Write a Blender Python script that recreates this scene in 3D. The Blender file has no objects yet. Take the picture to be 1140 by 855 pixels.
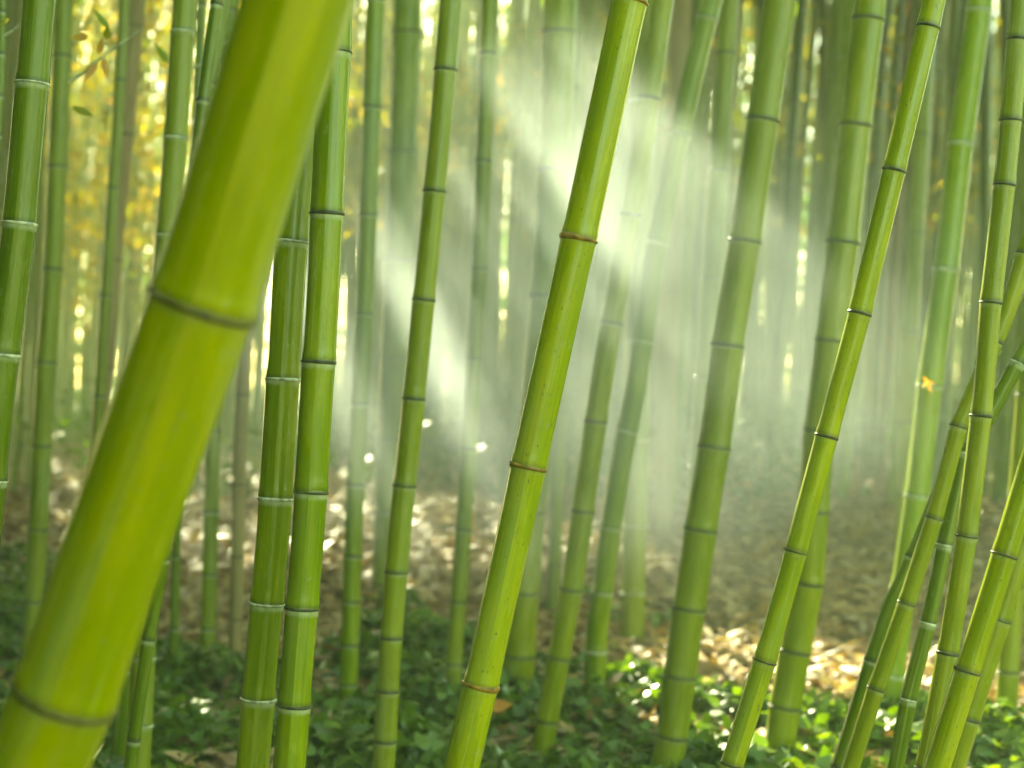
import bpy, math, random
import numpy as np
from mathutils import Vector
random.seed(7); rng = np.random.default_rng(7)
R = math.radians
scene = bpy.context.scene
COL = scene.collection

# ------------------------------------------------------------------ camera maths
F = 1808.0; CX, CY = 570.0, 427.5; CAMH = 1.2
SLOPE, FLAT = 0.05, 9.0
def gz(y):
    y = np.asarray(y, float)
    return np.where(y < -2, -0.1, np.where(y < FLAT, SLOPE*y, SLOPE*FLAT))
def bump(x, y):
    return 0.02*np.sin(x*2.3+1.1*y)*np.cos(y*1.7-x) + 0.012*np.sin(5.1*x+2)*np.sin(4.3*y)
def W(px, py, d):
    return Vector(((px-CX)/F*d, d, CAMH-(py-CY)/F*d))
def base_depth(py):
    return CAMH/((py-CY)/F+SLOPE)
SUN_AZ, SUN_EL = -17.0, 29.0
SUN = Vector((math.sin(R(SUN_AZ))*math.cos(R(SUN_EL)), math.cos(R(SUN_AZ))*math.cos(R(SUN_EL)), math.sin(R(SUN_EL))))

# gaps in the leaf roof: rays through these points reach the sun (point, radius)
GAPS = []
def gap(px, py, d, r): GAPS.append((W(px, py, d), r))
for ang_, r_g, deps in ((43.8, .05, (4.9,)), (47.3, .045, (4.7,)), (50.9, .07, (4.6,)), (54.3, .045, (4.9,)), (57.6, .05, (4.7,)), (60.6, .042, (5.1,)), (63.7, .062, (4.9, 5.5)), (66.8, .032, (4.7,)), (70, .06, (4.8, 5.5)), (74, .05, (4.6,)), (80, .065, (5.1,))):
    for d_g in deps:
        gap(20+940*math.cos(R(ang_)), -565+940*math.sin(R(ang_)), d_g, r_g)
# sun flecks on stems and ground
for g in ((1000, 600, 4.6, .34), (1020, 470, 4.6, .26), 
          (957, 349, 2.6, .07), (905, 540, 2.6, .06), (1000, 180, 2.6, .05), (1118, 600, 2.35, .06), (1092, 690, 2.35, .05), (1103, 310, 2.6, .07), (1088, 520, 2.6, .06), (1040, 577, 2.85, .06),
          (22, 240, 2.5, .06), (104, 80, 3.6, .10), (300, 640, 2.5, .05), (655, 430, 4.3, .0),
          (812, 390, 3.9, .03), (925, 825, 4.3, .42), (1010, 800, 4.5, .6), (1110, 815, 4.5, .40),
          (560, 845, 4.3, .04), (470, 815, 4.4, .04), (985, 560, 2.6, .05)):
    gap(*g)
_r = random.Random(5)
for i in range(26):                       # small flecks of sun scattered over the ground
    qx = _r.uniform(-20, 1180); qy = _r.uniform(545, 840); qd = min(9., CAMH/((qy-CY)/F+SLOPE))
    if 330 < qx < 700 and qy < 700 or 330 < qx < 900 and qy > 700: continue
    gap(qx, qy, qd-.02, _r.uniform(.02, .06))
def in_gap(P):
    """P (n,3) -> bool mask: lies on a line from a gap point to the sun"""
    m = np.zeros(len(P), bool); s = np.array(SUN)
    for q, r in GAPS:
        v = P-np.array(q); t = v@s
        d2 = (v*v).sum(1)-t*t
        m |= (t > 0) & (d2 < (r+.012)**2)
    return m

# ------------------------------------------------------------------ helpers
def mesh_np(name, V, Fq, mat, attrs=None, uv=None, smooth=False):
    me = bpy.data.meshes.new(name)
    V = np.asarray(V, np.float32); Fq = np.asarray(Fq, np.int32)
    n, k = Fq.shape
    me.vertices.add(len(V)); me.vertices.foreach_set('co', V.ravel())
    me.loops.add(n*k); me.loops.foreach_set('vertex_index', Fq.ravel())
    me.polygons.add(n); me.polygons.foreach_set('loop_start', np.arange(0, n*k, k, dtype=np.int32))
    me.polygons.foreach_set('loop_total', np.full(n, k, np.int32))
    me.polygons.foreach_set('use_smooth', np.full(n, smooth, bool))
    me.update(calc_edges=True)
    for a, vals in (attrs or {}).items():
        at = me.attributes.new(a, 'FLOAT', 'POINT'); at.data.foreach_set('value', np.asarray(vals, np.float32))
    if uv is not None:
        l = me.uv_layers.new(name='UVMap'); l.data.foreach_set('uv', np.asarray(uv, np.float32)[Fq.ravel()].ravel())
    me.materials.append(mat)
    return me
def link(name, me, parent=None, **p):
    o = bpy.data.objects.new(name, me); COL.objects.link(o)
    if parent is not None: o.parent = parent
    for k, v in p.items(): o[k] = v
    return o

def newmat(name):
    m = bpy.data.materials.new(name); m.use_nodes = True
    nt = m.node_tree; nt.nodes.clear()
    out = nt.nodes.new('ShaderNodeOutputMaterial')
    return m, nt, out
def N(nt, t, **kw):
    n = nt.nodes.new(t)
    for k, v in kw.items(): setattr(n, k, v)
    return n
def ramp(nt, fac, stops):
    r = N(nt, 'ShaderNodeValToRGB'); el = r.color_ramp.elements
    while len(el) < len(stops): el.new(.5)
    for e, (p, c) in zip(el, stops):
        e.position = p; e.color = (*c, 1) if len(c) == 3 else c
    nt.links.new(fac, r.inputs[0]); return r
def mixc(nt, fac, a, b):
    m = N(nt, 'ShaderNodeMix', data_type='RGBA')
    for s, v in ((m.inputs[0], fac), (m.inputs[6], a), (m.inputs[7], b)):
        if isinstance(v, bpy.types.NodeSocket): nt.links.new(v, s)
        elif isinstance(v, (int, float)): s.default_value = v
        else: s.default_value = (*v, 1)
    return m.outputs[2]
def maprange(nt, v, a, b, c=0., d=1.):
    m = N(nt, 'ShaderNodeMapRange'); m.clamp = True; m.interpolation_type = 'SMOOTHSTEP'
    nt.links.new(v, m.inputs[0])
    for i, x in zip((1, 2, 3, 4), (a, b, c, d)): m.inputs[i].default_value = x
    return m.outputs[0]
def math_(nt, op, a, b=None):
    m = N(nt, 'ShaderNodeMath', operation=op)
    for s, v in zip(m.inputs, (a, b)):
        if v is None: continue
        if isinstance(v, bpy.types.NodeSocket): nt.links.new(v, s)
        else: s.default_value = v
    return m.outputs[0]

def culm_material(name, c, c2, wax=.3, rough=.3, speck=.5, ringc=(.05, .045, .015)):
    m, nt, out = newmat(name)
    b = N(nt, 'ShaderNodeBsdfPrincipled')
    uv = N(nt, 'ShaderNodeUVMap'); uv.uv_map = 'UVMap'
    oi = N(nt, 'ShaderNodeObjectInfo')
    off = N(nt, 'ShaderNodeVectorMath', operation='SCALE'); off.inputs[0].default_value = (13, 29, 7)
    nt.links.new(oi.outputs['Random'], off.inputs['Scale'])
    def noise(sx, sy, det=3, rough_=.55):
        mp = N(nt, 'ShaderNodeVectorMath', operation='MULTIPLY'); mp.inputs[1].default_value = (sx, sy, 1)
        ad = N(nt, 'ShaderNodeVectorMath', operation='ADD')
        nt.links.new(uv.outputs[0], mp.inputs[0]); nt.links.new(mp.outputs[0], ad.inputs[0]); nt.links.new(off.outputs[0], ad.inputs[1])
        n = N(nt, 'ShaderNodeTexNoise'); n.inputs['Scale'].default_value = 1; n.inputs['Detail'].default_value = det; n.inputs['Roughness'].default_value = rough_
        nt.links.new(ad.outputs[0], n.inputs['Vector']); return n.outputs[0]
    streak = noise(420, 5); blotch = noise(22, 4, 4); fine = noise(900, 700, 2); sp = noise(330, 120, 1); stain = noise(60, 16, 5, .7)
    a1 = N(nt, 'ShaderNodeAttribute'); a1.attribute_name = 'na'; ta = a1.outputs['Fac']   # metres above the node below
    a2 = N(nt, 'ShaderNodeAttribute'); a2.attribute_name = 'nb'; tb = a2.outputs['Fac']   # metres below the node above
    col = mixc(nt, maprange(nt, blotch, .35, .68), c, c2)
    dk = tuple(x*.62 for x in c)
    col = mixc(nt, maprange(nt, streak, .48, .75, 0, .55), col, dk)
    yl = (min(c2[0]*1.35, .6), c2[1]*1.05, c2[2]*1.3+.01)
    col = mixc(nt, maprange(nt, streak, .45, .28, 0, .45), col, yl)
    col = mixc(nt, maprange(nt, stain, .62, .72, 0, .35), col, (.10, .085, .015))
    col = mixc(nt, maprange(nt, sp, .70, .76, 0, speck), col, (.075, .05, .012))
    bloom = noise(9, 1.7, 4, .6)
    col = mixc(nt, maprange(nt, bloom, .50, .72, 0, .38), col, (.25, .31, .11))
    old = noise(30, 2.5, 5, .65)
    col = mixc(nt, maprange(nt, old, .58, .70, 0, .30), col, (.28, .25, .03))
    scr_glint = noise(520, 1.6, 2, .5); patch = noise(14, 2.2, 3)  # fine pale scratches, which also paint thin glints into the colour
    col = mixc(nt, math_(nt, 'MULTIPLY', maprange(nt, scr_glint, .66, .72, 0, .55), maprange(nt, patch, .45, .6)), col, (.42, .46, .16))
    lich = noise(75, 40, 5, .75)
    col = mixc(nt, math_(nt, 'MULTIPLY', maprange(nt, lich, .60, .68, 0, .4), maprange(nt, patch, .62, .48)), col, (.27, .30, .15))
    # pale waxy bloom under each node, thinning downwards
    wv = maprange(nt, tb, .013, .003)
    wv = math_(nt, 'MULTIPLY', wv, math_(nt, 'MULTIPLY', maprange(nt, stain, .30, .62, .35, 1.), wax))
    col = mixc(nt, wv, col, (.40, .45, .25))
    # olive brown tint hugging the node scar
    nv = math_(nt, 'MAXIMUM', maprange(nt, ta, .011, .002), maprange(nt, tb, .0035, .001))
    col = mixc(nt, math_(nt, 'MULTIPLY', nv, .6), col, ringc)
    nt.links.new(col, b.inputs['Base Color'])
    rv = maprange(nt, blotch, .3, .7, rough-.05, rough+.14)
    rv = math_(nt, 'ADD', rv, math_(nt, 'MULTIPLY', wv, .35))
    nt.links.new(rv, b.inputs['Roughness'])
    b.inputs['Specular IOR Level'].default_value = .33
    b.inputs['Coat Weight'].default_value = .0; b.inputs['Coat Roughness'].default_value = .18
    bp = N(nt, 'ShaderNodeBump'); bp.inputs['Strength'].default_value = .22; bp.inputs['Distance'].default_value = .0009
    hh = math_(nt, 'ADD', streak, math_(nt, 'MULTIPLY', fine, .35))
    nt.links.new(hh, bp.inputs['Height']); nt.links.new(bp.outputs[0], b.inputs['Normal'])
    nt.links.new(b.outputs[0], out.inputs[0])
    return m
def plain(name, c, rough=.5, nscale=40, var=.4):
    m, nt, out = newmat(name)
    b = N(nt, 'ShaderNodeBsdfPrincipled'); b.inputs['Roughness'].default_value = rough; b.inputs['Specular IOR Level'].default_value = .25
    tc = N(nt, 'ShaderNodeTexCoord'); n = N(nt, 'ShaderNodeTexNoise'); n.inputs['Scale'].default_value = nscale; n.inputs['Detail'].default_value = 4
    nt.links.new(tc.outputs['Object'], n.inputs['Vector'])
    col = mixc(nt, maprange(nt, n.outputs[0], .35, .65), tuple(x*(1-var) for x in c), tuple(min(1, x*(1+var)) for x in c))
    nt.links.new(col, b.inputs['Base Color']); nt.links.new(b.outputs[0], out.inputs[0])
    return m
def leaf_material(name, stops, trans=.5, rough=.45, gloss=.5, tcol=1.6):
    m, nt, out = newmat(name)
    at = N(nt, 'ShaderNodeAttribute'); at.attribute_name = 'rnd'
    r = ramp(nt, at.outputs['Fac'], stops)
    b = N(nt, 'ShaderNodeBsdfPrincipled'); b.inputs['Roughness'].default_value = rough; b.inputs['Specular IOR Level'].default_value = gloss
    nt.links.new(r.outputs[0], b.inputs['Base Color'])
    tr = N(nt, 'ShaderNodeBsdfTranslucent')
    sc = N(nt, 'ShaderNodeVectorMath', operation='MULTIPLY'); sc.inputs[1].default_value = (tcol*1.05, tcol*1.1, tcol*.55)
    nt.links.new(r.outputs[0], sc.inputs[0]); nt.links.new(sc.outputs[0], tr.inputs[0])
    mx = N(nt, 'ShaderNodeMixShader'); mx.inputs[0].default_value = trans
    nt.links.new(b.outputs[0], mx.inputs[1]); nt.links.new(tr.outputs[0], mx.inputs[2]); nt.links.new(mx.outputs[0], out.inputs[0])
    return m

M = {
 'big':    culm_material('culm_yellow_green_young', (.20, .245, .001), (.31, .32, .002), .18, .26, .15, (.085, .08, .012)),
 'mid':    culm_material('culm_yellow_green_speckled', (.19, .25, .004), (.30, .335, .006), .15, .20, .95, (.11, .09, .02)),
 'green':  culm_material('culm_fresh_green', (.13, .195, .002), (.215, .27, .003), .8, .19, .3, (.05, .06, .015)),
 'dark':   culm_material('culm_deep_green', (.078, .13, .002), (.13, .18, .003), .8, .19, .2, (.03, .04, .012)),
 'olive':  culm_material('culm_olive_green', (.165, .21, .005), (.24, .27, .008), .3, .22, .6, (.05, .055, .02)),
 'grey':   culm_material('culm_grey_green_waxy', (.15, .19, .008), (.21, .25, .010), .4, .28, .3, (.05, .07, .035)),
 'brown':  culm_material('culm_dead_straw', (.24, .17, .06), (.33, .25, .09), .1, .5, .9, (.09, .06, .03)),
 'fresh':  culm_material('culm_bright_green', (.165, .25, .004), (.245, .31, .006), 1., .22, .15, (.06, .09, .02)),
}
RING = {
 'dark': plain('node_scar_dark', (.045, .05, .014), .45, 90),
 'tan':  plain('node_scar_tan', (.20, .12, .012), .3, 90),
 'olive': plain('node_scar_olive', (.075, .072, .008), .42, 90),
 'white': plain('node_scar_pale', (.40, .43, .25), .6, 90),
}

# ------------------------------------------------------------------ bamboo culms
def lerp_path(P, s):
    """P list of Vector; s cumulative distance query"""
    acc = 0
    for a, b in zip(P, P[1:]):
        L = (b-a).length
        if s <= acc+L or b is P[-1]:
            return a+(b-a)*((s-acc)/L), (b-a).normalized()
        acc += L
def stem_arrays(P, rad, nodes, sides, fine=True, ztaper=5.2):
    """P bottom->top; nodes: arclengths. Returns V,F,nd,uv"""
    total = sum((b-a).length for a, b in zip(P, P[1:]))
    S = set([0., total])
    nodes = sorted(n for n in nodes if .02 < n < total-.02)
    offs = [-.05, -.025, -.012, -.006, -.003, -.001, .001, .003, .006, .010, .016, .026, .05] if fine else [-.012, -.003, 0, .004, .014]
    for n in nodes:
        for o in offs: S.add(n+o)
    for a, b in zip([0]+nodes, nodes+[total]):
        k = 6 if fine else 2
        for i in range(1, k): S.add(a+(b-a)*i/k)
    S = sorted(x for x in S if 0 <= x <= total)
    na = np.array(nodes) if nodes else np.array([-9.])
    dirs, pts = [], []
    for s in S:
        # soften the kink between straight segments
        p0, d0 = lerp_path(P, max(0, s-.03)); p1, d1 = lerp_path(P, min(total, s+.03))
        p, _ = lerp_path(P, s); pts.append(np.array(p)); dirs.append((d0+d1).normalized())
    V, nd, nb, uv = [], [], [], []
    ang = np.linspace(0, 2*math.pi, sides+1)
    for i, s in enumerate(S):
        d = dirs[i]
        ref = Vector((0, -1, 0)); u = (ref-d*ref.dot(d)).normalized(); v = d.cross(u)
        j = int(np.argmin(abs(na-s))); t = s-na[j]
        k = int(np.searchsorted(na, s))
        r = rad*(1-.10*s/max(total, 6))
        z = pts[i][2]
        if z > ztaper: r *= max(.25, 1-.16*(z-ztaper))
        r *= 1+.045*math.exp(-(t/.0035)**2)+.03*1.2*math.exp(-((t-.010)/.0055)**2)+.018*math.exp(-(t/(rad*1.1))**2)
        ph = 1.9 + (k % 2)*2.75 + .3*math.sin(k*7.)
        # the shallow groove above each node, fading half way up the internode
        lo = na[k-1] if k > 0 else -1.; fr = (s-lo)/max(.05, (na[k] if k < len(na) else s+1)-lo)
        g = (.035 if rad > .04 and fine else .075)*max(0, min(1, (s-lo)/.02))*max(0, 1-fr*.9)
        dd = np.abs((ang-ph+math.pi) % (2*math.pi)-math.pi)
        rr = r*(1-g*np.exp(-(dd/.30)**2)+.008*np.sin(2*ang+k))
        ring = pts[i][None]+rr[:, None]*(np.cos(ang)[:, None]*np.array(u)+np.sin(ang)[:, None]*np.array(v))
        aa = s-na[k-1] if k > 0 else 1.; bb = na[k]-s if k < len(na) else 1.
        V.append(ring); nd.append(np.full(sides+1, aa)); nb.append(np.full(sides+1, bb)); uv.append(np.stack([ang*rad, np.full(sides+1, s)], 1))
    V = np.concatenate(V); nd = (np.concatenate(nd), np.concatenate(nb)); uv = np.concatenate(uv)
    n = sides+1; i = np.arange(len(S)-1)[:, None]*n; j = np.arange(sides)[None]
    a = (i+j).ravel(); Fq = np.stack([a, a+1, a+1+n, a+n], 1)
    return V, Fq, nd, uv
def ring_mesh(P, rad, s, sides, mat, big=1.):
    total = sum((b-a).length for a, b in zip(P, P[1:]))
    p, _ = lerp_path(P, s); _, d0 = lerp_path(P, max(0, s-.03)); _, d1 = lerp_path(P, min(total, s+.03)); d = (d0+d1).normalized()
    ref = Vector((0, -1, 0)); u = (ref-d*ref.dot(d)).normalized(); v = d.cross(u)
    r = rad*(1-.10*s/max(total, 6))*1.055
    h = (.0016+.022*rad)*(1.9 if big > 1.4 else 1)
    V = []; ang = np.linspace(0, 2*math.pi, sides, endpoint=False)
    ph = random.uniform(0, 6.28); w = 1+.35*np.sin(ang+ph)
    for (q, e) in ((-1., -.02), (-.7, .03), (0., .055*big), (.7, .03), (1., -.02)):
        rr = r*(1+e); hh = q*h*w
        V.append(np.array(p)+rr*(np.cos(ang)[:, None]*np.array(u)+np.sin(ang)[:, None]*np.array(v))+hh[:, None]*np.array(d))
    V = np.concatenate(V); n = sides
    i = np.arange(4)[:, None]*n; j = np.arange(sides)[None]
    Fq = np.stack([(i+j).ravel(), (i+(j+1) % n).ravel(), (i+n+(j+1) % n).ravel(), (i+n+j).ravel()], 1)
    return mesh_np('node_ring', V, Fq, mat, smooth=True)

def y2s(P, d, py):
    """arclength of the point of path P that projects to photo row py"""
    acc = 0
    for a, b in zip(P, P[1:]):
        ya = CY-(a.z-CAMH)/a.y*F; yb = CY-(b.z-CAMH)/b.y*F
        L = (b-a).length
        if (ya-py)*(yb-py) <= 0: return acc+L*(ya-py)/(ya-yb)
        acc += L
    return None

FOOT = []
def culm(pts, wpx, mat, label, nodes=(), ring='dark', d=None, D=None, based=False, cat='bamboo culm', group='green bamboo culms standing in the grove',
         dtop=None, top=8.2, name='bamboo_culm', sides=40, big=1., bend=True):
    """pts: photo pixels of the centre line, top to bottom; wpx: diameter in pixels"""
    if based: d = base_depth(pts[-1][1])
    elif d is None: d = D*F/wpx
    D = wpx*d/F; rad = D/2
    dt = d if dtop is None else dtop
    ys = [p[1] for p in pts]
    Q = [W(x, y, d+(dt-d)*(ys[-1]-y)/max(1, ys[-1]-ys[0])) for x, y in pts][::-1]
    # to the ground
    if not based:
        dirn = (Q[0]-Q[1]).normalized()
        while Q[0].z > float(gz(Q[0].y))-.05:
            dirn = (dirn+Vector((0, 0, -.06))).normalized()
            Q.insert(0, Q[0]+dirn*.25)
    Q[0].z = min(Q[0].z, float(gz(Q[0].y)))-.06
    # up into the leaf roof
    dirn = (Q[-1]-Q[-2]).normalized()
    while Q[-1].z < top:
        dirn = (dirn+Vector((0, 0, .02))).normalized()
        Q.append(Q[-1]+dirn*.5)
    foot = Vector((Q[0].x, Q[0].y, float(gz(Q[0].y)))); FOOT.append(foot)
    total = sum((b-a).length for a, b in zip(Q, Q[1:]))
    S = [s for s in (y2s(Q, d, y) for y in nodes) if s is not None]
    if len(S) >= 2:
        S.sort(); sp_lo = S[1]-S[0]; sp_hi = S[-1]-S[-2]
    else:
        sp_lo = sp_hi = D*5.2
        if not S: S = [y2s(Q, d, random.uniform(150, 400)) or 1.]
    s = S[0]; k = sp_lo
    while s-k > .03: s -= k; S.insert(0, s); k = max(.06, k*.93)
    s = S[-1]; k = sp_hi
    while s+k < total: s += k; S.append(s); k = min(.4, k*1.02)
    root = bpy.data.objects.new(name, None); COL.objects.link(root); root.location = foot
    root['label'] = label; root['category'] = cat; root['group'] = group
    root.empty_display_size = .1
    V, Fq, nd, uv = stem_arrays(Q, rad, S, sides)
    f = np.array(foot)
    link('stem', mesh_np('stem', V-f, Fq, M[mat], {'na': nd[0], 'nb': nd[1]}, uv, True), root)
    Qf = [q-foot for q in Q]
    for s in S:
        p, _ = lerp_path(Q, s); yy = CY-(p.z-CAMH)/p.y*F
        if -60 < yy < 900: link('node_ring', ring_mesh(Qf, rad, s, sides, RING[ring], big), root)
    return root

def far_culm(x, y, D, lx, ly, mat, label, group, name='bamboo_culm', z1=None):
    P = [Vector((x, y, float(gz(y))-.05))]
    n = 6; H = z1 or random.uniform(6.5, 8.6)
    cv = random.uniform(-.25, .35)
    for i in range(1, n+1):
        t = i/n; P.append(Vector((x+lx*H*t+cv*t*t*.6, y+ly*H*t, P[0].z+H*t)))
    FOOT.append(P[0])
    foot = Vector((x, y, float(gz(y))))
    S = []; s = random.uniform(.05, .2); k = D*2.4
    while s < H+.2: S.append(s); s += k; k = min(D*random.uniform(3.6, 4.8), k*1.12)
    V, Fq, nd, uv = stem_arrays(P, D/2, S, 10 if y > 10 else 16, fine=False)
    o = link(name, mesh_np(name, V-np.array(foot), Fq, M[mat], {'na': nd[0], 'nb': nd[1]}, uv, True), label=label, category='bamboo culm', group=group)
    o.location = foot
    return o

# the giant leaning culm close to the camera
culm([(331, 0), (238, 300), (225, 340), (139, 580), (72, 775), (39, 855)], 113, 'big', 'very thick blurred yellow-green bamboo culm leaning across the whole picture, nearest of all',
     [-205, 340, 775], 'olive', d=1.46, dtop=1.36, sides=80, big=.8)
# twin culms
culm([(345, 0), (332, 180), (322, 300), (305, 580), (281, 855)], 37.5, 'green', 'deep green culm of the close pair, the one touching the giant culm, pale node rings',
     [115, 269, 422, 555, 672, 778], 'white', d=2.5)
culm([(375, 0), (361, 300), (344, 580), (322, 855)], 37, 'green', 'yellow-green culm of the close pair, the one farther from the giant culm, dark node rings',
     [58, 238, 403, 548, 677, 785], 'dark', d=2.42)
culm([(46, -20), (44, 0), (22, 249), (3, 395), (-22, 640)], 37, 'dark', 'dark glossy green culm at the very edge beside the giant culm',
     [-75, 93, 249, 395, 535], 'white', d=2.5)
culm([(72, 0), (59, 300), (50, 430), (43, 580), (36, 690), (31, 760)], 21.5, 'grey', 'soft grey-green culm just beside the dark glossy edge culm',
     [63, 186, 300, 404, 497, 590, 670, 725], 'dark', based=True)
culm([(139, 0), (130, 150), (120, 300), (112, 420), (100, 640)], 13, 'grey', 'thin pale grey-green culm right against the brown dead culm', [90, 210], 'dark', d=5.4)
culm([(153, 0), (125, 300), (103, 580), (92, 690)], 20, 'brown', 'dead straw-brown bamboo culm among green ones, behind the giant culm',
     [30, 150, 290, 410, 520], 'dark', based=True)
culm([(206, 0), (196, 150), (184, 300), (170, 520), (160, 720)], 27, 'grey', 'grey-green culm rising behind the upper half of the giant culm', [36, 154, 262], 'white', d=3.7)
culm([(242, 0), (226, 112), (219, 180), (195, 400), (182, 622), (165, 712), (149, 824), (145, 855)], 14.5, 'dark',
     'slender dark culm passing behind the giant culm and out below it', [5, 112, 622, 712, 824], 'dark', d=3.1)
culm([(190, 400), (160, 600), (140, 740), (130, 855)], 17, 'dark', 'blurred dark culm low down just under the giant culm', [640, 745], 'dark', d=3.9)
culm([(3, -30), (1, 80), (-12, 300)], 9, 'dark', 'thin dark culm cut off by the upper corner of the picture', [60], 'dark', d=3.6)
# misted middle
culm([(502, 0), (490, 150), (475, 300), (460, 450), (446, 580), (436, 700), (427, 855)], 25.5, 'grey', 'slim misty grey-green culm between the twin culms and the central speckled culm',
     [78, 213, 334, 444, 541, 637, 710, 769, 825], 'dark', d=3.45)
culm([(701, 0), (644, 266), (588, 520), (535, 763), (514, 855)], 40, 'mid', 'sharp yellow-green speckled culm leaning through the centre, with tan node rings',
     [2, 266, 520, 763], 'tan', d=2.46, sides=64, big=1.5)
culm([(868, 0), (849, 134), (829, 269), (810, 385), (795, 498), (780, 590), (767, 678), (757, 753), (748, 820), (742, 855)], 36, 'grey',
     'thick misty culm with bright edge, between central speckled culm and slim leaning culm', [134, 269, 385, 498, 590, 678, 753, 820], 'dark', d=3.9)
culm([(969, 0), (952, 140), (938, 270), (925, 380), (912, 480), (899, 650), (885, 725), (874, 787), (866, 845), (864, 860)], 35, 'olive',
     'thick olive green culm crossed by the slim leaning culm', [22, 140, 270, 380, 480, 570, 650, 725, 787, 845], 'dark', d=4.15)
culm([(1040, 0), (1033, 30), (995, 190), (957, 349), (920, 486), (886, 614), (851, 736), (815, 851), (813, 858)], 25.5, 'mid',
     'slim sharp olive culm leaning strongly, in front of the thick olive culm', [30, 190, 349, 486, 614, 736, 851], 'dark', d=2.6)
culm([(1091, 0), (1069, 160), (1053, 300), (1035, 430), (1021, 552), (1005, 660), (993, 752), (986, 812)], 28, 'fresh',
     'bright green culm with white sunlit edge and a yellow leaf stuck to it', [12, 160, 300, 430, 552, 655, 752], 'white', based=True)
culm([(1143, -40), (1137, 0), (1125, 134), (1118, 206), (1103, 337), (1092, 463), (1076, 597), (1055, 727), (1038, 820), (1030, 858)], 24, 'olive',
     'upright sharp green culm crossing behind the big lower corner culm', [-40, 44, 134, 206, 337, 463, 597, 727], 'dark', d=2.62)
culm([(1205, 330), (1160, 480), (1137, 555), (1118, 618), (1077, 747), (1043, 855)], 28.5, 'mid',
     'stout sharp yellow-green culm leaning out of the lower right corner', [330, 485, 618, 747], 'dark', d=2.35, big=1.3)
culm([(1195, 380), (1150, 560), (1125, 650), (1090, 760), (1060, 860)], 26, 'olive', 'blurred culm hidden behind the stout corner culm, running parallel to it', [560, 690, 800], 'dark', d=2.95)
culm([(1172, 190), (1140, 285), (1120, 350), (1082, 440), (1067, 475), (1040, 577), (1009, 672), (975, 767), (947, 855)], 19.5, 'olive',
     'thin leaning culm of the right cluster, left edge pale, dark nodes', [380, 475, 577, 672, 767], 'dark', d=2.85)
culm([(1210, 0), (1130, 330), (1040, 560), (1007, 640), (990, 672), (960, 765), (932, 855)], 15.5, 'dark', 'thinnest dark culm of the right cluster, lowest beside the sunlit leaves', [620, 735], 'dark', d=3.15)
culm([(1240, 190), (1145, 383), (1120, 428), (1090, 482), (1072, 512), (1051, 607), (1033, 694), (1011, 779), (997, 855)], 18, 'dark',
     'thin green culm with white node rings, in front of the right cluster', [405, 506, 607, 694, 779], 'white', d=2.9)
culm([(1190, 0), (1160, 250), (1145, 420), (1134, 560), (1126, 690)], 24, 'olive', 'soft green culm cut by the right edge of the picture', [120, 330, 440], 'dark', d=4.4)
# softer culms with visible feet
culm([(454, 0), (447, 200), (440, 380), (434, 520), (430, 660)], 33, 'green', 'broad blurred dark culm in the mist beside the slim misty culm', [37, 170, 290, 400, 490, 570], 'dark', based=True, top=8.4)
culm([(418, 0), (408, 300), (395, 555), (392, 640), (386, 802)], 20, 'green', 'green culm standing close to the twin culms, base in the leaves', [120, 240, 350, 450, 540, 619, 670, 718, 762], 'dark', based=True)
culm([(545, 0), (534, 300), (518, 560), (508, 700), (500, 804)], 18, 'grey', 'misty culm just behind the lower part of the speckled culm', [60, 180, 300, 400, 500, 590, 670, 740], 'dark', based=True)
culm([(624, 0), (619, 150), (611, 300), (598, 450), (586, 600), (572, 782)], 38, 'olive', 'very broad blurred culm rising behind the central speckled culm', [37, 190, 330, 460, 570, 660, 730], 'dark', based=True, top=8.4)
culm([(640, 0), (632, 300), (622, 500), (614, 692)], 15, 'grey', 'thin misty culm between the speckled culm and the pale edged culm', [100, 230, 350, 460, 550, 630], 'dark', based=True)
culm([(738, 0), (712, 180), (690, 310), (672, 410), (650, 562), (636, 657), (622, 733), (609, 803), (602, 858)], 25, 'olive', 'olive culm with a bright pale edge, next after the speckled culm',
     [110, 240, 360, 470, 570, 657, 733, 803], 'dark', d=4.25)
culm([(792, 0), (770, 90), (748, 190), (728, 290), (708, 430), (690, 520), (680, 588), (665, 700), (659, 790)], 24, 'green', 'slender curved culm with foot in the leaves, beside the pale edged culm',
     [21, 150, 270, 380, 480, 588, 660, 725], 'white', based=True)
culm([(727, 0), (714, 113), (712, 300), (709, 500), (703, 714)], 27, 'olive', 'faded brownish green culm seen faintly through the smoke', [113, 250, 380, 490, 585, 660], 'white', based=True)
culm([(812, 0), (793, 300), (776, 560), (768, 720)], 22, 'grey', 'misty culm close behind the thick misty culm', [60, 190, 310, 420, 520, 600, 660], 'dark', based=True)
culm([(1027, 120), (1012, 400), (1003, 640)], 18, 'olive', 'blurred culm close behind the bright green culm', [260, 370, 470, 550], 'dark', based=True)
culm([(215, 200), (197, 560), (192, 772)], 10, 'dark', 'very thin dark culm nearest the slender dark culm, foot in low leaves', [500, 620, 700], 'dark', based=True)
culm([(250, 200), (237, 500), (230, 748)], 17, 'green', 'blurred green culm with its foot in view, first clear of the giant culm', [480, 570, 640, 700], 'dark', based=True)
culm([(290, 100), (267, 500), (261, 752)], 15, 'brown', 'blurred greyish brown culm close to the twin culms, foot in view', [440, 540, 620, 690], 'dark', based=True)

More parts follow.
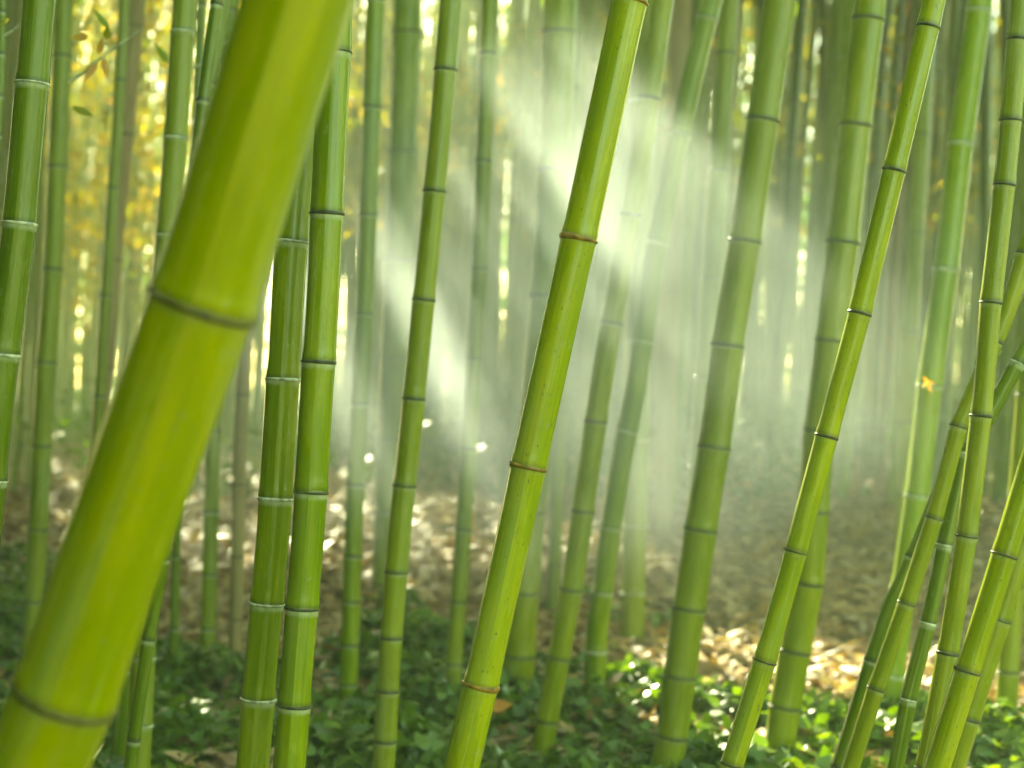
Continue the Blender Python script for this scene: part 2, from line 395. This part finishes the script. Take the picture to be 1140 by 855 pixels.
# ------------------------------------------------------------------ far culms, every one its own object
anch = [(-300, 'the frame edge'), (10, 'the dark edge culm'), (50, 'the soft grey culm'), (110, 'the brown culm'), (190, 'the giant culm'), (313, 'the twin culms'),
        (370, 'the twin culms'), (468, 'the slim misty culm'), (606, 'the speckled culm'), (670, 'the pale edged culm'), (800, 'the thick misty culm'), (925, 'the olive culm'),
        (1040, 'the bright green culm'), (1095, 'the sharp upright culm'), (1500, 'the right edge')]
def blocks(x, y, lx, ly, D):
    H = np.linspace(0, 9, 60); PP = np.stack([x+lx*H+.015*H, y+ly*H, gz(y)+H], 1); s = np.array(SUN)
    for q, r in GAPS[:13]+[g for g in GAPS[13:] if g[1] > .2]:
        v = PP-np.array(q); t = v@s; dd = np.sqrt(np.maximum((v*v).sum(1)-t*t, 0))
        if ((dd < r+D/2+.02) & (t > 0)).any(): return True
    return False
spots = []; tries = 0
while len(spots) < 255 and tries < 40000:
    tries += 1
    y = 8.0+17.5*random.random()**.85
    px = random.uniform(-90, 1230)
    if y < 9.5 and random.random() < .6: continue
    x = (px-CX)/F*y
    lx = random.gauss(.045, .03); ly = random.gauss(0, .025); D = random.choice((.05, .06, .07, .08, .09, .105))
    if y > 16: D *= 1.1
    if any((x-a)**2+(y-b)**2 < .2**2 for a, b, *_ in spots): continue
    if blocks(x, y, lx, ly, D): continue
    spots.append((x, y, D, lx, ly, px))
rows = {}
tone = {'grey': 'grey-green', 'green': 'green', 'olive': 'olive', 'dark': 'dark green', 'brown': 'straw-brown', 'fresh': 'bright green'}
ORD = ['first', 'second', 'third', 'fourth', 'fifth', 'sixth', 'seventh', 'eighth', 'ninth', 'tenth', 'eleventh', 'twelfth', 'thirteenth', 'fourteenth', 'fifteenth', 'sixteenth', 'seventeenth', 'eighteenth', 'nineteenth', 'twentieth']
items = []
for (x, y, D, lx, ly, px) in spots:
    mt = random.choices(('grey', 'green', 'olive', 'dark', 'brown', 'fresh'), (3, 4, 6, 4, .8, 2.5))[0]
    pxm = CX+(x+lx*1.6)/y*F          # where it crosses mid picture
    k = max(i for i in range(len(anch)-1) if anch[i][0] <= pxm)
    items.append([pxm, x, y, D, lx, ly, mt, k])
items.sort()
cnt = {}
for it in items:
    pxm, x, y, D, lx, ly, mt, k = it
    band = 'faraway' if y > 17 else ('distant' if y > 12 else 'middle-distance')
    key = (k, mt, band); cnt[key] = cnt.get(key, 0)+1
    it.append((band, cnt[key]))
for pxm, x, y, D, lx, ly, mt, k, (band, i) in items:
    a, b = anch[k][1], anch[k+1][1]
    where = ('between %s and %s' % (a, b)) if a != b else 'between the two twin culms'
    n = cnt[(k, mt, band)]
    lab = '%s%s %s culm %s' % ('' if n == 1 else ORD[i-1]+' ', band, tone[mt], where)
    far_culm(x, y, D, lx, ly, mt, lab, 'out-of-focus culms standing deep in the grove')

# beyond those, the farthest stems merge into one mass
VV, FF, NA, NB, UV = [], [], [], [], []; off = 0
for i in range(480):
    y = random.uniform(15, 25.3); x = random.uniform(-.36, .36)*y; D = random.uniform(.05, .09); H = random.uniform(6.5, 8.8)
    lx, ly = random.gauss(.04, .03), random.gauss(0, .03)
    if blocks(x, y, lx, ly, D): continue
    P = [Vector((x+lx*H*t+.3*t*t, y+ly*H*t, float(gz(y))-.05+H*t)) for t in (0, .25, .5, .75, 1)]
    V, Fq, nd, uv = stem_arrays(P, D/2, [q*.3 for q in range(1, 28)], 6, fine=False)
    VV.append(V); FF.append(Fq+off); NA.append(nd[0]); NB.append(nd[1]); UV.append(uv); off += len(V)
link('distant_stems', mesh_np('distant_stems', np.concatenate(VV), np.concatenate(FF), M['olive'], {'na': np.concatenate(NA), 'nb': np.concatenate(NB)}, np.concatenate(UV), True),
     kind='stuff', label='the farthest thin stems of the grove merging together', category='bamboo stems')

# ------------------------------------------------------------------ leaves (many tiny, uncountable)
def leaves_mesh(name, P, L, Wd, mat, flat=0., droop=.0, rnd=None, kind_fold=.15, clear=False):
    """each leaf a 6-vertex folded blade at P with length L, width Wd"""
    n = len(P)
    a = rng.uniform(0, 2*math.pi, n)
    if flat: el = rng.normal(0, flat, n)
    else: el = rng.uniform(-1.3, 1.0, n)-droop
    d = np.stack([np.cos(a)*np.cos(el), np.sin(a)*np.cos(el), np.sin(el)], 1)
    up = rng.normal(0, 1, (n, 3)) if not flat else np.array([0, 0, 1.])+rng.normal(0, flat, (n, 3))
    sd = np.cross(d, up); sd /= np.linalg.norm(sd, axis=1)[:, None]+1e-9
    nn = np.cross(sd, d)
    L = np.broadcast_to(L, n)[:, None]; Wd = np.broadcast_to(Wd, n)[:, None]
    p0 = P; p5 = P+d*L-nn*L*.12
    m1 = P+d*L*.3; m2 = P+d*L*.62
    V = np.stack([p0, m1-sd*Wd*.5+nn*Wd*kind_fold, m1+sd*Wd*.5+nn*Wd*kind_fold, m2-sd*Wd*.42, m2+sd*Wd*.42, p5], 1).reshape(-1, 3)
    if clear:                                # leave the gaps in the roof open
        ok = ~in_gap((m1+m2)/2)
        for q in range(6): ok &= ~in_gap(V[q::6])
        V = V.reshape(-1, 6, 3)[ok].reshape(-1, 3); rnd = rnd[ok]; n = int(ok.sum())
    b = np.arange(n)[:, None]*6
    T = np.concatenate([b+np.array([[0, 2, 1]]), b+np.array([[1, 2, 4]]), b+np.array([[1, 4, 3]]), b+np.array([[3, 4, 5]])])
    r = rng.random(n) if rnd is None else rnd
    return mesh_np(name, V, T, mat, {'rnd': np.repeat(r, 6)})
def clumps(n_clump, per, xr, yr, zr, rad, zsq=.7):
    c = np.stack([rng.uniform(*xr, n_clump), rng.uniform(*yr, n_clump), rng.uniform(*zr, n_clump)], 1)
    p = np.repeat(c, per, 0)+rng.normal(0, 1, (n_clump*per, 3))*np.array([rad, rad, rad*zsq])
    r = np.clip(np.repeat(rng.random(n_clump), per)*.75+rng.random(n_clump*per)*.35-.05, 0, 1)
    return p, r

mat_leafgreen = leaf_material('leaf_green_translucent', [(0, (.05, .11, .012)), (.4, (.09, .17, .015)), (.75, (.15, .21, .02)), (1, (.25, .24, .03))], .55, .45)
mat_leafyellow = leaf_material('leaf_yellow_translucent', [(0, (.10, .14, .004)), (.35, (.24, .23, .006)), (.7, (.42, .29, .01)), (1, (.48, .20, .015))], .55, .45)
mat_lime = leaf_material('leaf_lime_translucent', [(0, (.06, .15, .012)), (.5, (.12, .23, .015)), (.85, (.20, .29, .02)), (1, (.30, .28, .03))], .6, .45)
mat_ivy = leaf_material('low_leaf_glossy', [(0, (.055, .10, .008)), (.5, (.10, .165, .012)), (.85, (.14, .22, .02)), (1, (.23, .30, .03))], .3, .36, .5)
mat_lit = leaf_material('fallen_leaf', [(0, (.16, .085, .03)), (.3, (.30, .175, .06)), (.6, (.43, .28, .11)), (.85, (.52, .37, .18)), (.95, (.56, .44, .28)), (1, (.45, .22, .04))], .15, .5, .4)

# leaf roof above the grove (above the frame over the near part)
P, r = clumps(5000, 42, (-11, 7.5), (6.5, 15.6), (5.5, 6.7), .40)
P_, r_ = clumps(2000, 42, (-5.4, .9), (7.6, 15.2), (5.5, 6.7), .40)  # extra unseen leaves added to keep stray sun off the smoke
P = np.concatenate([P, P_]); r = np.concatenate([r, r_])
keep = ~in_gap(P) & ~((P[:, 1] < 1.5) & (P[:, 0] > 0.3))
P, r = P[keep], r[keep]
link('bamboo_canopy', leaves_mesh('bamboo_canopy', P, rng.uniform(.22, .36, len(P)), .10, mat_leafgreen, rnd=r, clear=True),
     kind='stuff', label='unseen leafy roof of the bamboo grove, its gaps shaped for the light shafts', category='foliage')
# unseen leaf walls added beside and behind the viewer to shade the near culms
P1, r1 = clumps(2600, 36, (-9, -1.5), (-7, 9), (.1, 6.4), .40)
P2, r2 = clumps(700, 36, (-9, .2), (-8, -3.6), (.1, 6.4), .40)
P3, r3 = clumps(2400, 36, (2.2, 9), (-8, 7), (.1, 6.4), .40)
az = np.degrees(np.arctan2(P3[:, 0]-.2, -(P3[:, 1]-2.5)))     # opening kept at the viewer's right shoulder to light the near culms
k3 = (P3[:, 0] > 1.3+.36*np.abs(P3[:, 1])) & (np.abs(az-66) > 48)
P = np.concatenate([P1, P2, P3[k3]]); r = np.concatenate([r1, r2, r3[k3]])
k = (P[:, 0] < -1.3-.36*np.abs(P[:, 1])) | (P[:, 1] < -2.6) | (P[:, 0] > 0)
k &= ~in_gap(P)
P, r = P[k], r[k]
link('unseen_shade_leaves', leaves_mesh('unseen_shade_leaves', P, rng.uniform(.2, .34, len(P)), .10, mat_leafgreen, rnd=r),
     kind='stuff', label='unseen bamboo leaves added around the viewer to shade the near culms', category='foliage')
# hanging yellowing sprays in the upper distance
P, r = clumps(2600, 34, (-9, 7.5), (11, 24.5), (2.2, 7.4), .26, 1.1)
k = P[:, 2] > 1.2+P[:, 1]*np.where(P[:, 0] < -.17*P[:, 1], .0, .095)
k &= ~in_gap(P) & ((P[:, 0] < -.05*P[:, 1]) | (rng.random(len(P)) < .42))
P, r = P[k], r[k]
link('yellowing_foliage', leaves_mesh('yellowing_foliage', P, rng.uniform(.12, .22, len(P)), .03, mat_leafyellow, droop=.3, rnd=r, clear=True),
     kind='stuff', label='yellow and orange bamboo leaves hanging among the distant stems', category='foliage')
# sunlit thicket at the far side of the grove
P, r = clumps(880, 46, (-13, 11), (25.5, 31), (.4, 7.2), .40, 1.3)
link('sunlit_thicket', leaves_mesh('sunlit_thicket', P, rng.uniform(.16, .30, len(P)), .07, mat_lime, droop=.2, rnd=r),
     kind='stuff', label='sunlit leaves beyond the last stems of the grove', category='foliage')
# low shrubs in the distance
P, r = clumps(260, 60, (-8, 7), (9.5, 22), (.5, .95), .22, .8)
P[:, 2] = np.maximum(P[:, 2], .46)
link('undergrowth', leaves_mesh('undergrowth', P, rng.uniform(.06, .12, len(P)), .04, mat_ivy, rnd=r),
     kind='stuff', label='low dark undergrowth between the distant stems', category='undergrowth')

# ------------------------------------------------------------------ ground
xs = np.concatenate([[-400, -120, -40, -15], np.linspace(-9, 9, 150), [15, 40, 120, 400]])
ys = np.concatenate([[-60, -20, -6], np.linspace(-2, 26, 220), [40, 100, 250, 600]])
X, Y = np.meshgrid(xs, ys)
Z = gz(Y)+bump(X, Y)*((abs(X) < 9) & (Y > -2) & (Y < 26))
V = np.stack([X.ravel(), Y.ravel(), Z.ravel()], 1)
nx = len(xs); i = np.arange(len(ys)-1)[:, None]*nx; j = np.arange(nx-1)[None]; a = (i+j).ravel()
m, nt, out = newmat('forest_soil')
b = N(nt, 'ShaderNodeBsdfPrincipled'); b.inputs['Roughness'].default_value = .85
tc = N(nt, 'ShaderNodeTexCoord')
n1 = N(nt, 'ShaderNodeTexNoise'); n1.inputs['Scale'].default_value = 2.2; n1.inputs['Detail'].default_value = 8
n2 = N(nt, 'ShaderNodeTexNoise'); n2.inputs['Scale'].default_value = 38; n2.inputs['Detail'].default_value = 6
for q in (n1, n2): nt.links.new(tc.outputs['Object'], q.inputs['Vector'])
col = mixc(nt, maprange(nt, n2.outputs[0], .35, .65), (.18, .11, .045), (.42, .28, .12))
col = mixc(nt, maprange(nt, n1.outputs[0], .5, .7, 0, .6), col, (.06, .075, .025))
nt.links.new(col, b.inputs['Base Color'])
bp = N(nt, 'ShaderNodeBump'); bp.inputs['Distance'].default_value = .02; nt.links.new(n2.outputs[0], bp.inputs['Height']); nt.links.new(bp.outputs[0], b.inputs['Normal'])
nt.links.new(b.outputs[0], out.inputs[0])
link('ground', mesh_np('ground', V, np.stack([a, a+1, a+1+nx, a+nx], 1), m, smooth=True), kind='structure')

def gpts(n, y0, y1, power=1.0, pad=1.15):
    y = y0+(y1-y0)*rng.random(n)**power
    x = rng.uniform(-1, 1, n)*y*.315*pad+0
    return x, y
def nz(x, y, s=1., o=0.):
    return (np.sin(x*1.9*s+o)+np.sin(y*2.3*s+1.7*o+.8*x*s)+np.sin((x+y)*3.7*s+o*2)*.6+np.sin((x-1.3*y)*5.1*s)*.4)/3
# leaf litter
x, y = gpts(60000, 3.6, 20, 1.7)
z = gz(y)+bump(x, y)+rng.uniform(.002, .035, len(x))
P = np.stack([x, y, z], 1)
link('leaf_litter', leaves_mesh('leaf_litter', P, rng.uniform(.05, .12, len(P))*(1+np.maximum(0, y-5)*.08), rng.uniform(.02, .045, len(P)), mat_lit, flat=.32),
     kind='stuff', label='dry tan and brown fallen bamboo leaves covering the ground', category='leaf litter')
# low green plants
x, y = gpts(70000, 3.7, 8.2, 1.1)
px = CX+x/y*F; py = CY+(CAMH-gz(y))/y*F
g = nz(x, y, 1.3, .7)
# ragged edge of the carpet of low plants, reaching further back towards the viewer's left
edge = np.interp(px, [0, 180, 330, 430, 560, 700, 800, 900, 1000, 1140], [7.4, 5.7, 5.4, 6.3, 5.2, 5.0, 4.75, 4.75, 4.8, 4.7])
keep = (y < edge+g*.45) & (nz(x, y, 3.1, 2.) > -.42) | ((g > .75) & (rng.random(len(x)) < .2))
x, y = x[keep], y[keep]
clh = .03+.09*np.clip(nz(x, y, 4.2, 4.)+.4, 0, 1)
P = np.stack([x, y, gz(y)+bump(x, y)+rng.uniform(.01, 1, len(x))*clh+.01], 1)
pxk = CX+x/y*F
rr = np.clip(rng.random(len(x))*.85+(pxk > 850)*.3, 0, 1)  # leaf colour shifted lighter where the sun patch falls, light painted in
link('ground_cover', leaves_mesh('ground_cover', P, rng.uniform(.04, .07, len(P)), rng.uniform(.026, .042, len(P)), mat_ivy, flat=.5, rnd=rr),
     kind='stuff', label='low glossy green plants carpeting the ground below the culms', category='ground cover')

# ------------------------------------------------------------------ single leaves and twigs
def blade(L, w, bend, fold=.2, n=7, roll=0.):
    """lance-shaped leaf along +X, local"""
    V, Fq = [], []
    for i in range(n+1):
        t = i/n; ww = w*.5*(math.sin(math.pi*min(1, t*1.02+.0)**.7) if 0 < t < 1 else .04)
        z = -bend*L*t*t
        for s in (-1, 0, 1): V.append((L*t, s*ww, z+(abs(s)*ww*fold)))
    for i in range(n):
        a = i*3; Fq += [(a, a+1, a+4, a+3), (a+1, a+2, a+5, a+4)]
    return np.array(V), np.array(Fq)
def leaf_part(parent, name, loc, L, w, yaw, pitch, mat, rnd, bend=.15):
    from mathutils import Matrix
    V, Fq = blade(L, w, bend)
    o = link(name, mesh_np(name, V, Fq, mat, {'rnd': np.full(len(V), rnd)}, smooth=True), parent)
    d = Vector((math.cos(yaw)*math.cos(pitch), -.25, math.sin(pitch))).normalized()
    # yaw here turns in the plane facing the clearing
    y_ = Vector((0, 0, 1)).cross(d).normalized() if abs(d.z) < .95 else Vector((1, 0, 0))
    z_ = d.cross(y_)
    face = Vector((0, -1, .35)); y_ = d.cross(face).normalized(); z_ = d.cross(y_)
    o.matrix_local = Matrix(((d.x, y_.x, z_.x, loc[0]), (d.y, y_.y, z_.y, loc[1]), (d.z, y_.z, z_.z, loc[2]), (0, 0, 0, 1)))
    return o
mat_orange = leaf_material('leaf_dry_orange', [(0, (.52, .20, .01)), (1, (.60, .36, .08))], .4, .4, .6, 1.3)
# yellow dry leaf clinging to the bright green culm
d = 4.55
r_ = bpy.data.objects.new('dry_leaf_sprig', None); COL.objects.link(r_); r_.location = W(1033, 424, d-.06)
r_['label'] = 'orange-yellow dried leaf sprig stuck on the bright green culm'; r_['category'] = 'dry leaves'
for yaw, pitch, L, q in ((2.7, .5, .022, 0.), (0., -.5, .022, .1), (.1, -1.4, .040, .2), (3.14, -.8, .030, 1.)):
    leaf_part(r_, 'leaf', (0, 0, 0), L, .008, yaw, pitch, mat_orange, q)
# orange leaf on the ground plants
V, Fq = blade(.075, .04, .2)
me = mesh_np('fallen_leaf', V, Fq, mat_orange, {'rnd': np.full(len(V), .1)}, smooth=True)
dd = 4.28
gl = link('fallen_leaf', me, label='single orange fallen leaf on the low plants beside the speckled culm', category='fallen leaf')
gl.location = (W(542, 832, dd).x, dd, float(gz(dd))+.13); gl.rotation_euler = (R(50), R(-12), R(15))
# twigs
def tube(Q, r0, r1, sides=8):
    V = []
    for i, p in enumerate(Q):
        d = (Q[min(i+1, len(Q)-1)]-Q[max(i-1, 0)]).normalized(); ref = Vector((0, -1, 0)); u = (ref-d*ref.dot(d)).normalized(); v = d.cross(u)
        r = r0+(r1-r0)*i/(len(Q)-1)
        for k in range(sides):
            a = 2*math.pi*k/sides; V.append(p+(u*math.cos(a)+v*math.sin(a))*r)
    Fq = [(i*sides+k, i*sides+(k+1) % sides, (i+1)*sides+(k+1) % sides, (i+1)*sides+k) for i in range(len(Q)-1) for k in range(sides)]
    return np.array([tuple(v) for v in V]), np.array(Fq)
mat_twig = plain('twig_bark', (.30, .33, .17), .5, 60)
def twig(pix, d, r0, label, leaves):
    Q = [W(x, y, d) for x, y in pix]; o0 = Q[0].copy()
    root = bpy.data.objects.new('bamboo_twig', None); COL.objects.link(root); root.location = o0
    root['label'] = label; root['category'] = 'twig'; root['group'] = 'thin twigs among the culms'
    V, Fq = tube([q-o0 for q in Q], r0, r0*.5)
    link('stalk', mesh_np('stalk', V, Fq, mat_twig, smooth=True), root)
    for (x, y, Lp, wp, dx, dy, mat, q) in leaves:
        L = Lp/F*d
        leaf_part(root, 'leaf', tuple(W(x, y, d)-o0), L, wp/F*d, 0 if dx > 0 else math.pi, math.atan2(-dy, abs(dx)), mat, q)
twig([(76, 92), (92, 82), (108, 68), (135, 48), (160, 30)], 3.6, .004, 'thin pale twig with orange leaves in the upper corner beside the soft grey culm',
     [(108, 66, 34, 9, -16, 40, mat_orange, .6), (115, 64, 30, 8, 8, 30, mat_orange, .8), (109, 60, 20, 8, 6, -14, mat_orange, .9), (118, 44, 16, 10, 4, -16, mat_leafyellow, .3),
      (122, 32, 28, 7, -20, -24, mat_lime, .8), (98, 40, 20, 11, -18, 4, mat_leafyellow, .8), (80, 118, 34, 9, 26, 14, mat_lime, .95)])
twig([(4, 40), (14, 34), (24, 26), (50, 8)], 3.2, .003, 'thin twig joined to the dark glossy edge culm', [(10, 20, 18, 6, -10, 10, mat_leafyellow, .3)])
twig([(214, 76), (226, 70), (238, 58), (262, 40)], 4.2, .004, 'short pale twig between two culms behind the giant culm', [(188, 70, 26, 9, -20, -28, mat_lime, .8)])

# ------------------------------------------------------------------ smoke drifting through the middle of the grove
import bmesh
bm = bmesh.new(); bmesh.ops.create_icosphere(bm, subdivisions=3, radius=1)
for v in bm.verts:
    n = v.co.normalized(); k = 1+.08*math.sin(3*n.x+2)*math.cos(4*n.z)+.05*math.sin(7*n.y)
    v.co = Vector((n.x*1.55*k, n.y*1.55*k, n.z*1.15*k))
me = bpy.data.meshes.new('smoke'); bm.to_mesh(me); bm.free()
m, nt, out = newmat('drifting_smoke')
pv = N(nt, 'ShaderNodeVolumePrincipled'); pv.inputs['Color'].default_value = (.84, .92, 1.0, 1); pv.inputs['Anisotropy'].default_value = .6
tc = N(nt, 'ShaderNodeTexCoord')
vm = N(nt, 'ShaderNodeVectorMath', operation='MULTIPLY'); vm.inputs[1].default_value = (1/1.4, 1/1.4, 1/.88)
nt.links.new(tc.outputs['Object'], vm.inputs[0])
ln = N(nt, 'ShaderNodeVectorMath', operation='LENGTH'); nt.links.new(vm.outputs[0], ln.inputs[0])
fall = maprange(nt, ln.outputs['Value'], 1.0, .25)
ns = N(nt, 'ShaderNodeTexNoise'); ns.inputs['Scale'].default_value = 2.6; ns.inputs['Detail'].default_value = 3; ns.inputs['Distortion'].default_value = .6
nt.links.new(tc.outputs['Object'], ns.inputs['Vector'])
SMOKE = .40
dens = math_(nt, 'MULTIPLY', math_(nt, 'MULTIPLY', fall, maprange(nt, ns.outputs[0], .32, .66, .35, 1.45)), SMOKE)
nt.links.new(dens, pv.inputs['Density']); nt.links.new(pv.outputs[0], out.inputs['Volume'])
me.materials.append(m)
o = link('smoke', me, kind='stuff', label='pale smoke drifting between the middle culms, lit in slanting shafts', category='smoke')
o.location = (W(610, 365, 4.5)); o.visible_shadow = True

# ------------------------------------------------------------------ even haze
bm = bmesh.new(); bmesh.ops.create_cube(bm, size=1)
for v in bm.verts: v.co = Vector((v.co.x*40, 12+v.co.y*60, 5.2+v.co.z*13.2))
me = bpy.data.meshes.new('haze'); bm.to_mesh(me); bm.free()
m, nt, out = newmat('forest_haze')
pv = N(nt, 'ShaderNodeVolumePrincipled'); pv.inputs['Color'].default_value = (.80, .97, .68, 1); pv.inputs['Density'].default_value = .012; pv.inputs['Anisotropy'].default_value = .3
nt.links.new(pv.outputs[0], out.inputs['Volume']); me.materials.append(m)
link('haze', me, kind='stuff', label='even pale haze filling the grove', category='haze')

# ------------------------------------------------------------------ light
w = bpy.data.worlds.new('World'); scene.world = w; w.use_nodes = True
nt = w.node_tree; nt.nodes.clear()
sky = N(nt, 'ShaderNodeTexSky', sky_type='NISHITA'); sky.sun_disc = False
sky.sun_elevation = R(SUN_EL); sky.sun_rotation = R(SUN_AZ)
sky.air_density = 1.0; sky.dust_density = 1.2; sky.ozone_density = .6
bg = N(nt, 'ShaderNodeBackground'); bg.inputs[1].default_value = .15
ow = N(nt, 'ShaderNodeOutputWorld'); nt.links.new(sky.outputs[0], bg.inputs[0]); nt.links.new(bg.outputs[0], ow.inputs[0])
L = bpy.data.lights.new('sun', 'SUN'); L.energy = 5; L.angle = R(.45); L.color = (1, .97, .91)
lo = bpy.data.objects.new('sun', L); COL.objects.link(lo); lo.rotation_euler = SUN.to_track_quat('Z', 'Y').to_euler(); lo.location = SUN*60

# ------------------------------------------------------------------ camera
cd = bpy.data.cameras.new('camera'); cd.sensor_width = 36; cd.lens = F/1140*36; cd.clip_end = 2000; cd.clip_start = .05
cd.dof.use_dof = True; cd.dof.focus_distance = 2.5; cd.dof.aperture_fstop = cd.lens/16.5; cd.dof.aperture_blades = 0
cam = bpy.data.objects.new('camera', cd); COL.objects.link(cam); cam.location = (0, 0, CAMH); cam.rotation_euler = (R(90), 0, 0)
scene.camera = cam

vs = scene.view_settings; vs.view_transform = 'Standard'; vs.look = 'None'; vs.gamma = 1; vs.use_curve_mapping = False; vs.exposure = 2.93
vs.use_white_balance = True; vs.white_balance_temperature = 9500; vs.white_balance_tint = -16
scene.render.engine = 'CYCLES'
c = scene.cycles; c.use_denoising = True; c.denoiser = 'OPENIMAGEDENOISE'; c.use_adaptive_sampling = True; c.adaptive_threshold = .015
c.max_bounces = 8; c.diffuse_bounces = 4; c.glossy_bounces = 3; c.transmission_bounces = 4; c.volume_bounces = 1; c.transparent_max_bounces = 8
c.volume_step_rate = 1.0; c.volume_max_steps = 128; c.sample_clamp_indirect = 6; c.caustics_reflective = False; c.caustics_refractive = False
